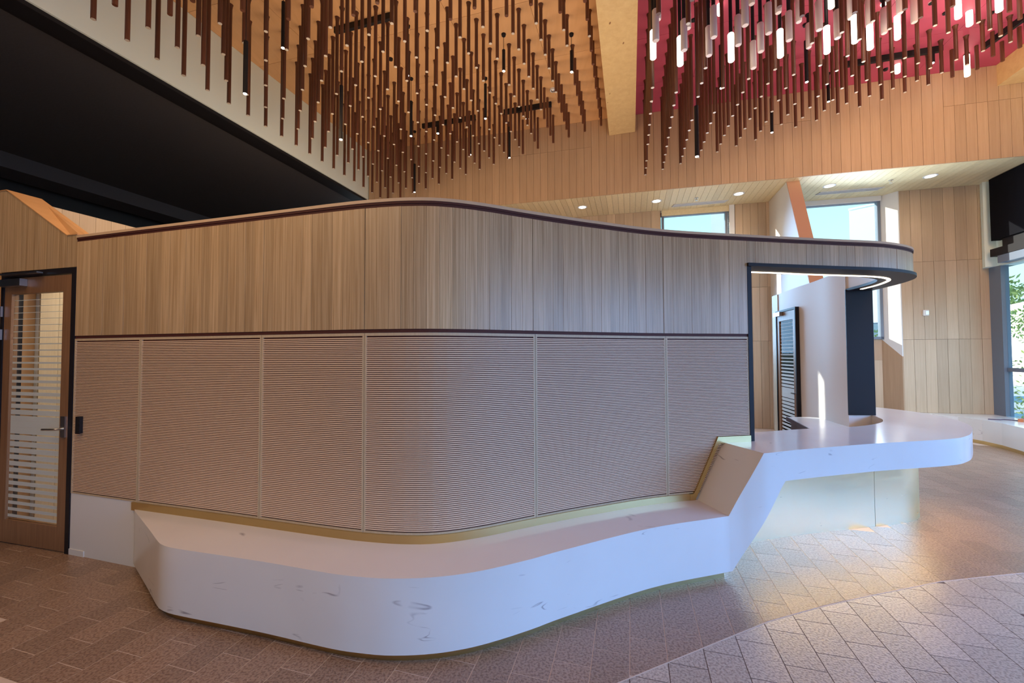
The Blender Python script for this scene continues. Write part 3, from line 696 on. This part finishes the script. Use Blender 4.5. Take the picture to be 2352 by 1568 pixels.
# things seen through the door: cream post, grey screens
for (u0, u1, n_, mt, l, cat) in ((.50, .72, 1.2, 'black', 'dark partition panel seen through the glass of the wooden door', 'panel'), (.36, .52, 1.0, 'ceil_board', 'cream timber post seen through the glass door', 'post'), (.0, .30, 1.4, 'white', 'grey screen behind the door glass beside the cream post', 'screen')):
    mb = MB(); dbox(mb, u0, u1, 0, 2.5, n_, n_+.08); dbox(mb, u0-.01, u1+.01, 0, .08, n_-.01, n_+.09)
    tag(obj({'panel': 'partition', 'post': 'post', 'screen': 'screen'}[cat], mb, M[mt]), l, cat)

# inner door_2 in the white rear wall
def ip(y, o=0.):
    t = min(range(200), key=lambda k: abs(INN.at(INN.len*k/199).y-y))/199; return INN.at(INN.len*t, o)
A2 = ip(6.0, -.004); B2 = ip(6.74, -.004); UU = (B2-A2); UL = UU.length; UU.normalize(); NN = Vector((-UU.y, UU.x))
d2 = struct('door_2')
def ibox(mb, u0, u1, z0, z1, n0, n1):
    f = lambda u, n: tuple(A2+UU*u+NN*n); mb.prism([f(u0, n0), f(u1, n0), f(u1, n1), f(u0, n1)], z0, z1)
I = lambda nm, a, mt, par=d2: obj(nm, (lambda m: (ibox(m, *a), m)[1])(MB()), M[mt], par)
mb = MB(); ibox(mb, 0, .03, 0, 2.27, 0, .05); ibox(mb, UL-.03, UL, 0, 2.27, 0, .05); ibox(mb, .03, UL-.03, 2.24, 2.27, 0, .05); obj('door_frame', mb, M['dark_metal'], d2)
I('stile', (.035, .12, .01, 2.235, .005, .04), 'door_wood'); I('stile', (UL-.12, UL-.035, .01, 2.235, .005, .04), 'door_wood')
I('rail', (.12, UL-.12, 2.10, 2.235, .005, .04), 'door_wood'); I('rail', (.12, UL-.12, .01, .18, .005, .04), 'door_wood')
I('backing', (.12, UL-.12, .18, 2.1, .004, .006), 'dark_metal')
gp2 = I('door_pane', (.12, UL-.12, .18, 2.1, .02, .026), 'glass')
stripes(.18, 2.1, .0545, gp2, lambda mb, a, b: ibox(mb, .122, UL-.122, a, b, .0265, .028), M['frost'])
I('door_closer', (UL-.28, UL-.02, 2.18, 2.24, .045, .09), 'chrome')
I('lever_handle', (.06, .18, .99, 1.01, .05, .065), 'chrome')

# ------------------------------------------------------------------ BENCH AND COUNTER (one white body)
ctr = thing('reception_counter', 'white marbled bench that ramps up into a curved reception counter', 'counter', (0, 2.8, 0))
Oc = Path([(-2.86,3.165),(-2.805,3.11),(-2.42,2.79),(-2.20,2.605),(-2.12,2.555),(-2.03,2.522),(-1.9,2.487),(-1.41,2.36),(-.98,2.235),(-.80,2.197),(-.626,2.178),(-.403,2.192),(-.18,2.249),(.09,2.37),
           (.317,2.492),(.93,2.79),(1.541,2.985)], 8)
SEAT, CT, BT, CB = .437, .875, .047, .656
st = []      # stations: (outer, inner, top, bottom)
Iin = lambda s: None
inner_pts = Path([(-2.86, 3.17+.03), (-2.1, 2.98), (-1.4, 2.775), (-.67, 2.61), (-.45, 2.617), (-.2, 2.70), (.13, 2.86), (.6, 3.07), (1.19, 3.29), (1.47, 3.375)], 8)
n = 96
for i in range(n+1):
    t = i/n; o = Oc.at(Oc.len*t)
    xi = -2.86+(1.455+2.86)*((o.x+2.86)/(1.541+2.86))
    p = inner_pts.at(inner_pts.s_at_x(xi)) if i else Vector((-2.86, 3.20))
    st.append((o, p, SEAT, BT))
Os = Path([(1.541, 2.985), (1.80, 3.0)], 4, False); 
# the fascia along the ramp: outer line, top and bottom chosen so that both slanted edges are straight
ramp = [(1.541, 2.985), (1.63, 2.995), (1.72, 2.998), (1.815, 3.008), (1.90, 3.034), (2.03, 3.08)]
Oc2 = Path(ramp+[(2.206, 3.135), (2.845, 3.306), (3.279, 3.396), (3.55, 3.452), (3.757, 3.511), (3.90, 3.583), (4.05, 3.68), (4.268, 3.862), (4.45, 4.03), (4.62, 4.23), (4.787, 4.511), (4.88, 4.80), (4.905, 5.0), (4.90, 5.2), (4.85, 5.42), (4.76, 5.62)], 8)
In2 = Path([(1.455, 3.372), (1.53, 3.385), (1.61, 3.40), (1.70, 3.42), (1.82, 3.44), (2.0, 3.68), (2.205, 3.79), (2.80, 3.965), (3.06, 4.01), (3.30, 4.06), (3.50, 4.13), (3.62, 4.185), (3.72, 4.24), (3.85, 4.33), (3.95, 4.43), (4.02, 4.52), (4.08, 4.63), (4.15, 4.79), (4.20, 4.95), (4.235, 5.1), (4.275, 5.3), (4.33, 5.55)], 8)
def ramp_top(x): return SEAT if x <= 1.541 else (CT if x >= 1.815 else SEAT+(CT-SEAT)*(x-1.541)/(1.815-1.541))
def ramp_bot(x):
    if x <= 1.562: return BT
    if x >= 2.005: return CB
    f = (x-1.562)/(2.005-1.562)
    return BT+(CB-BT)*f if f < .93 else BT+(CB-BT)*(.93+(f-.93)*.9)
seg = sorted(set([0, 1.541, 1.562, 1.815, 2.02]))
N2 = len(Oc2.p)
for i in range(1, N2):
    o = Oc2.p[i]; f = i/(N2-1)
    k = min(len(In2.p)-1, round(f*(len(In2.p)-1))); p = In2.p[k]
    # inner reach of the ramp top: crease runs from (1.47) at seat to (1.69) at counter height
    st.append((o, p, ramp_top(o.x), ramp_bot(o.x)))
mb = MB(); mb.sweep([[(o.x, o.y, b), (p.x, p.y, b), (p.x, p.y, t), (o.x, o.y, t)] for o, p, t, b in st])
obj('stone_body', mb, M['stone'], ctr, 22)
# brass upstand between seat and slats, up the ramp and along the counter
mb = MB(); band(OUT, OUT.s_at_x(-2.88), OUT.s_at_x(1.45), -.01, .012, SEAT-.01, ZB, mb, .06); obj('brass_upstand', mb, M['brass'], ctr, 30)
mb = MB(); r_ = []
for (x, z0, z1) in ((1.40, SEAT-.01, ZB), (1.43, SEAT-.01, ZB), (1.455, SEAT+.02, ZB+.035), (1.655, .86, .925), (1.68, .87, .925), (1.95, .87, .925)):
    s_ = OUT.s_at_x(x); a = OUT.at(s_, .014); b = OUT.at(s_, -.008); r_.append([(a.x, a.y, z0), (b.x, b.y, z0), (b.x, b.y, z1), (a.x, a.y, z1)])
mb.sweep(r_); obj('brass_upstand', mb, M['brass'], ctr)
# recessed brass kick under the bench
KO = Path([(o.x, o.y) for o, p, t, b in st[6:n+1]], 2, False)
mb = MB(); band(KO, .0, KO.len-.02, -.06, -.03, 0.0, BT+.003, mb, .08); obj('brass_kick', mb, M['brass'], ctr, 30)
mb = MB(); secs = [[(o.x*.9+p.x*.1, o.y*.9+p.y*.1, 0), (p.x, p.y, 0), (p.x, p.y, BT+.01), (o.x*.9+p.x*.1, o.y*.9+p.y*.1, BT+.01)] for o, p, t, b in st[8:n]]
mb.sweep(secs); obj('plinth', mb, M['dark_metal'], ctr)
# brass clad pedestal under the counter
PB = Path([(1.45, 3.40), (1.7, 3.465), (2.038, 3.552), (2.591, 3.70), (3.276, 3.842), (3.535, 3.898), (3.72, 3.945), (3.88, 4.015), (4.0, 4.11), (4.08, 4.25), (4.12, 4.42), (4.14, 4.6), (4.16, 4.82)], 8)
for (x0, x1) in ((1.75, 3.338), (3.342, None)):
    mb = MB(); s0 = PB.s_at_x(x0); s1 = PB.s_at_x(x1) if x1 else PB.len
    band(PB, s0, s1, -.02, .0, .0, CB-.002, mb, .05); obj('brass_panel', mb, M['brass_panel'], ctr, 30)
mb = MB(); band(PB, PB.s_at_x(2.02), PB.len-.25, .03, .06, CB-.010, CB-.001, mb, .05); obj('led_strip', mb, M['led_cool'], ctr)

# desk and cupboard inside
dk = thing('inner_desk', 'low pinkish desk surface behind the reception counter', 'desk', (3.9, 5.0, 0))
mb = MB(); mb.prism([(3.687, 5.56), (3.25, 4.40), (3.72, 4.45), (3.97, 4.70), (3.99, 5.0), (4.0, 5.22), (4.05, 5.5), (3.98, 5.56)], .70, .74); obj('desk_top', mb, M['stone'], dk)
mb = MB(); mb.prism([(3.70, 5.52), (3.29, 4.45), (3.5, 4.45), (3.80, 5.52)], 0, .70); obj('pedestal', mb, M['dark_red'], dk)
mb = MB(); mb.prism([(3.688, 5.57), (3.245, 4.39), (3.23, 4.395), (3.672, 5.575)], .69, .742); obj('edge_strip', mb, M['dark_red'], dk)

# ------------------------------------------------------------------ HANGING RODS
random.seed(2)
rods = []
TUB = [  # pixel column, top, bottom of the diffuser, lit?
 (1500,66,135,1),(1562,82,150,1),(1679,75,141,1),(1653,-34,34,1),(1792,66,131,1),(1899,58,122,1),(1963,34,98,1),(1998,52,113,1),(2061,30,90,1),(2061,118,168,1),(2221,124,175,1),(2226,0,59,1),(2200,-20,42,1),(2294,-36,26,1),(1909,-45,18,1),(2029,-48,12,1),
 (1506,26,94,0),(1511,-22,46,0),(1571,48,116,0),(1580,0,66,0),(1592,-50,15,0),(1628,63,128,0),(1639,17,86,0),(1695,37,104,0),(1711,-9,59,0),(1730,97,157,0),(1747,55,119,0),(1765,10,77,0),(1787,-32,30,0),(1812,28,93,0),(1726,-55,10,0),(1834,-14,51,0),(1857,49,110,0),(1881,2,69,0),(1923,24,88,0),(1953,-20,43,0),(1995,-5,58,0),(2030,15,77,0),(2066,-30,31,0),(2099,-8,52,0),(2171,-32,27,0),(2139,-50,8,0),(2274,-40,19,0)]
SPT = [(1157,113,163,70),(936,75,173,42),(1115,190,272,174),(944,230,312,179),(898,-40,48,-150),(783,193,320,100),(650,0,110,-120),(563,90,215,-60),(189,-60,40,-300),(952,375,441,330),(1080,285,355,255),(1170,290,362,262),(1088,-70,15,-200),(1313,115,165,100),
       (1657,100,202,30),(1773,223,304,170),(1853,90,188,10),(1903,150,233,90),(1601,240,359,120),(1495,150,235,40),(2033,60,122,-10)]
def rayxy(px, py):
    v = R @ Vector((px-1176, 784-py, -F)); return v
taken = []
tubes = []
for (px, y0, y1, on) in TUB:
    Y = .35*950/(y1-y0); v = rayxy(px, (y0+y1)/2); k = v.x/v.y
    # snap to a rod line (constant b)
    b = (COS*k-SIN)*Y; j = round((b-.305)/.31); bb = .305+.31*j; Y2 = bb/(COS*k-SIN) if abs(COS*k-SIN) > .02 else Y
    if abs(Y2-Y) > .75: Y2 = Y; 
    X = k*Y2; a = SIN*X+COS*Y2
    if a > 8.3: Y2 *= 8.3/a; X = k*Y2; a = 8.3
    while any(math.hypot(X-p[0], Y2-p[1]) < .085 for p in taken): Y2 *= .985; X = k*Y2
    vv = rayxy(px, y1); zb = 1.6+vv.z/vv.y*Y2
    tubes.append((X, Y2, zb, on)); taken.append((X, Y2))
spots = []
for i, (px, y0, y1, yc) in enumerate(SPT):
    if i == 12: continue
    Y = .61*950/(y1-y0) if (y1-y0) > 55 else .32*950/(y1-y0); L_ = .61 if (y1-y0) > 55 else .32
    if i in (5,): Y = 5.6; L_ = .75
    v = rayxy(px, y1); X = v.x/v.y*Y; z1 = 1.6+v.z/v.y*Y
    a = SIN*X+COS*Y
    if a > 8.35: f = 8.35/a; X *= f; Y *= f; z1 = 1.6+(z1-1.6)*f
    while any(abs(SIN*X+COS*Y-ta) < .045 and b0 < COS*X-SIN*Y < b1 for ta, b0, b1 in ((7.67, -4.2, -2.9), (7.67, -2.4, -1.35), (7.966, 3.3, 4.8))): X *= .99; Y *= .99; z1 = 1.6+(z1-1.6)*.99
    spots.append((X, Y, z1, min(z1+L_, ZC-.01))); taken.append((X, Y))
for side in (0, 1):
    for j in range(16 if side == 0 else 18):
        B = -.505-.315*j if side == 0 else .305+.31*j
        if side and B > 5.7: continue
        zt = 6.04+.215*(B+.5) if side == 0 else 4.97+.2125*(B-.305)
        for k in range(-14, 10):
            A = 5.45+.296*k; X, Y = AB(A, B)
            q = project(X, Y, zt)
            if q and any(on and Y < 5.2 and abs(q[0]-px) < 10 and q[1] > y0 and q[1] < y1+60 for px, y0, y1, on in TUB): continue
            if Y < 1.0 or any(math.hypot(X-p[0], Y-p[1]) < .10 for p in taken): continue
            q = project(X, Y, zt)
            if not q or q[1] < -6 or not (-30 < q[0] < 2382): continue
            q2 = project(X, Y, ZC)
            rods.append((-(.052*950/Y)*(q[1]-max(0, q2[1])), X, Y, zt, side, j, k))
rods.sort()
ORD = 'first second third fourth fifth sixth seventh eighth ninth tenth eleventh twelfth thirteenth fourteenth fifteenth sixteenth seventeenth eighteenth nineteenth twentieth twenty-first twenty-second twenty-third twenty-fourth twenty-fifth twenty-sixth twenty-seventh twenty-eighth'.split()
RR = .0238
mesh_rod, mesh_tip = {}, {}
mbc = MB(); mbc.lathe([(RR+.001, -.055), (RR+.004, -.035), (.030, -.014), (.036, 0)], 12); cap_me = mbc.mesh('ceiling_cap', M['rod'], 50)
mbt = MB(); mbt.lathe([(RR*.85, -.004), (RR*.85, .0)], 12); tip_me = mbt.mesh('pale_end', M['tip'])
lines = {}
for r_ in rods[:300]: lines.setdefault((r_[4], r_[5]), []).append(r_[6])
for v in lines.values(): v.sort(reverse=True)
def rod_info(side, j, k):
    o = ORD[lines[(side, j)].index(k)]
    ln = 'long' if (side == 0 and j > 9) or (side == 1 and j < 5) else ('short' if (side == 0 and j < 4) or (side == 1 and j > 10) else 'medium')
    return ('%s brown rod, %s from the back wall in the %s line %s the beam' % (ln, o, ORD[j], 'before' if side == 0 else 'past'), 'rods under the orange ceiling' if side == 0 else 'rods under the crimson ceiling')
rest = MB()
for n_, (_, X, Y, zt, side, j, k) in enumerate(rods):
    z = zt+random.uniform(-.008, .008)
    if n_ < 300:
        key = (side, j)
        if key not in mesh_rod:
            m_ = MB(); m_.lathe([(RR, zt-ZC), (RR, 0)], 12); mesh_rod[key] = m_.mesh('hanging_rod', M['rod'], 50)
        r = obj('hanging_rod', mesh_rod[key], None, None, loc=(X, Y, ZC-.001))
        l, g = rod_info(side, j, k); tag(r, l, 'rod', g)
        c_ = bpy.data.objects.new('ceiling_cap', cap_me); C.objects.link(c_); c_.parent = r
        c_ = bpy.data.objects.new('pale_end', tip_me); C.objects.link(c_); c_.parent = r; c_.location = (0, 0, zt-ZC)
    else:
        rest.lathe([(RR, zt), (RR, ZC-.001)], 8, (X, Y))
if rest.f:
    o = obj('distant_rods', rest, M['rod'], kind='stuff'); tag(o, 'remaining small brown rods hanging near the back timber wall', 'rods')
mb = MB(); mb.lathe([(.030, 0), (.036, .008), (.036, .342), (.030, .35)], 16); dif = {1: mb.mesh('diffuser', M['lamp_on'], 50), 0: mb.mesh('diffuser', M['lamp_off'], 50)}
cnt = {}
for (X, Y, zb, on) in sorted(tubes, key=lambda p: p[0]/p[1]):
    cnt[on] = cnt.get(on, 0)+1
    t = thing('tube_pendant', '%s tube lamp below the crimson ceiling, %s of its kind counted from the beam' % ('glowing white' if on else 'unlit frosted', ORD[cnt[on]-1]), 'lamp', (X, Y, ZC-.001), 'lit tube lamps' if on else 'unlit tube lamps')
    d = obj('diffuser', dif[on], None, t, loc=(X, Y, zb))
    if zb+.35 < ZC-.02:
        mb = MB(); mb.lathe([(.020, zb+.35), (.020, ZC-.001)], 12, (X, Y)); obj('stem', mb, M['black'], t, 50)
    mb = MB(); mb.lathe([(.034, ZC-.02), (.036, ZC-.001)], 12, (X, Y)); obj('ceiling_cap', mb, M['black'], t, 50)
cnt = {}
for (X, Y, z1, zt) in sorted(spots, key=lambda p: p[0]/p[1]):
    b = COS*X-SIN*Y; side = b < 0; cl = 'orange' if side else 'crimson'; cnt[cl] = cnt.get(cl, 0)+1
    t = thing('spot_pendant', 'slim black spot pendant, %s from the white bulkhead end below the %s ceiling' % (ORD[cnt[cl]-1], cl), 'lamp', (X, Y, ZC-.001), 'black spot pendants below the %s ceiling' % cl)
    mb = MB(); mb.lathe([(.024, z1), (.024, zt)], 14, (X, Y)); obj('spot_body', mb, M['black'], t, 50)
    mb = MB(); mb.lathe([(.020, z1-.006), (.020, z1)], 14, (X, Y)); obj('lens', mb, M['lens'], t, 50)
    if zt < ZC-.03:
        mb = MB(); mb.lathe([(.004, zt), (.004, ZC-.001)], 6, (X, Y)); obj('cord', mb, M['black'], t)
    mb = MB(); mb.lathe([(.03, ZC-.03), (.036, ZC-.001)], 12, (X, Y)); obj('ceiling_cap', mb, M['black'], t, 50)
# black lighting tracks on the ceiling
def track(p, q, label, heads=()):
    t = thing('lighting_track', label, 'track', ((p[0]+q[0])/2, (p[1]+q[1])/2, ZC-.05))
    d = (Vector(q)-Vector(p)); n = d.normalized(); m_ = Vector((-n.y, n.x))*.025; mb = MB()
    mb.prism([tuple(Vector(p)+m_), tuple(Vector(q)+m_), tuple(Vector(q)-m_), tuple(Vector(p)-m_)], ZC-.09, ZC-.001); obj('rail', mb, M['black'], t)
    for f in heads:
        c = Vector(p)+d*f
        mb = MB(); mb.lathe([(.035, ZC-.25), (.035, ZC-.10)], 12, tuple(c)); h = obj('spot_head', mb, M['black'], t, 50)
        mb = MB(); mb.lathe([(.028, ZC-.254), (.028, ZC-.25)], 12, tuple(c)); obj('lens', mb, M['lens'], h, 50)
track(AB(5.006, -4.13), AB(5.006, -3.2), 'black lighting track crossing the orange ceiling nearest the white bulkhead')
track(AB(7.67, -4.13), AB(7.67, -2.95), 'black lighting track low in the orange ceiling near the back wall', (.3,))
track(AB(7.67, -2.35), AB(7.67, -1.4), 'short black lighting track on the orange ceiling near the glulam beam', (.5,))
track(AB(7.966, 3.4), AB(7.966, 4.75), 'black lighting track across the crimson ceiling near the back wall', (.9,))
track(AB(8.1, 5.35), AB(6.4, 5.62), 'black lighting track beside the far glulam beam', (.35,))
x, y = .76, 7.384
t = thing('smoke_detector', 'round white smoke detector on the orange ceiling among the short rods', 'detector', (x, y, ZC))
mb = MB(); mb.lathe([(.055, ZC-.03), (.06, ZC-.001)], 18, (x, y)); obj('base', mb, M['white'], t, 50)
mb = MB(); mb.lathe([(.02, ZC-.045), (.035, ZC-.03)], 14, (x, y)); obj('chamber', mb, M['chrome'], t, 50)

# ------------------------------------------------------------------ OUTSIDE
mb = MB(); mb.prism([(-60, 10.8), (60, -10), (60, 80), (-60, 80)], -.3, -.2); mb.prism([EA(40, .4), EA(-20, .4), EA(-20, 60), EA(40, 60)], -.3, -.201); tag(obj('outside_ground', mb, M['ground_out']), 'pale paving outside the rear and side windows', 'ground')
def building(x, y, w_, d_, h, rz, label, rows):
    t = thing('building', label, 'building', (x, y, -.2)); Mz = Matrix.Rotation(rz, 3, 'Z')
    mb = MB(); mb.box((x, y, h/2-.2), (w_, d_, h), Mz); obj('walls', mb, M['render'], t)
    mb = MB(); mb.box((x, y, h-.17), (w_+.04, d_+.04, .08), Mz); obj('parapet', mb, M['render'], t)
    for (u, z, ww, hh) in rows:
        p = Mz @ Vector((u, -d_/2-.01, 0)); mb = MB(); mb.box((x+p.x, y+p.y, z), (ww, .06, hh), Mz); fr = obj('window', mb, M['grey_blue'], t)
        p = Mz @ Vector((u, -d_/2-.05, 0)); mb = MB(); mb.box((x+p.x, y+p.y, z), (ww-.12, .03, hh-.12), Mz); obj('pane', mb, plain('far_pane', (.25, .35, .42), .1), fr)
    return t
building(16.75, 18.0, 2.4, 3.0, 8.05, -.90, 'tall white rendered tower outside the second rear window', [(-.6, 2.2, .9, 1.3), (.5, 2.2, .7, 1.3)])
building(8.95, 16.0, 1.5, 2.0, 7.25, -.80, 'slim white rendered tower outside the first rear window', [(.2, 3.0, .8, 1.2)])
building(31.0, 22.5, 4.0, 4.0, 4.6, -.6, 'low white house among greenery beyond the side glazing', [(-.9, 2.0, 1.0, 1.6), (.8, 2.0, 1.0, 1.6)])
def foliage(name, x, y, r, h, z0, label, n=70, trunk=True):
    t = thing(name, label, 'tree' if trunk else 'shrub', (x, y, -.2)); mb = MB()
    for i in range(n):
        a = random.uniform(0, 6.28); rr = r*math.sqrt(random.random()); z = z0+random.random()*h; s = random.uniform(.07, .17)*r
        f = 1-abs((z-z0)/h-.45)*1.1; c = Vector((x+rr*f*math.cos(a), y+rr*f*math.sin(a), z))
        for q in range(9):
            u = Vector((random.gauss(0, 1), random.gauss(0, 1), random.gauss(0, 1))).normalized(); v = u.cross(Vector((.3, .5, 1))).normalized(); cc = c+u*s*1.4
            mb.quad(cc-u*s*.5, cc+v*s*.22, cc+u*s*.5, cc-v*s*.22)
    obj('foliage', mb, M['leaf'], t, kind='stuff')
    mb = MB(); mb.lathe([(r*.09, -.2), (r*.05, z0+h*.5)], 8, (x, y)); obj('trunk' if trunk else 'stem', mb, M['bark'], t, 50)
foliage('tree', 26.2, 20.2, 1.6, 1.6, 2.2, 'leafy tree beyond the side glazing behind the low shrub', 160)
foliage('tree', 34.5, 30.0, 3.0, 2.6, 4.0, 'rounded tree standing before the low white house', 160)
foliage('shrub', 11.6, 9.0, .7, 1.5, .1, 'bright green strappy shrub just outside the side glazing', 120, False)
foliage('shrub', 13.2, 15.0, .9, 1.3, .9, 'green shrub beneath the second rear window outside', 120, False)
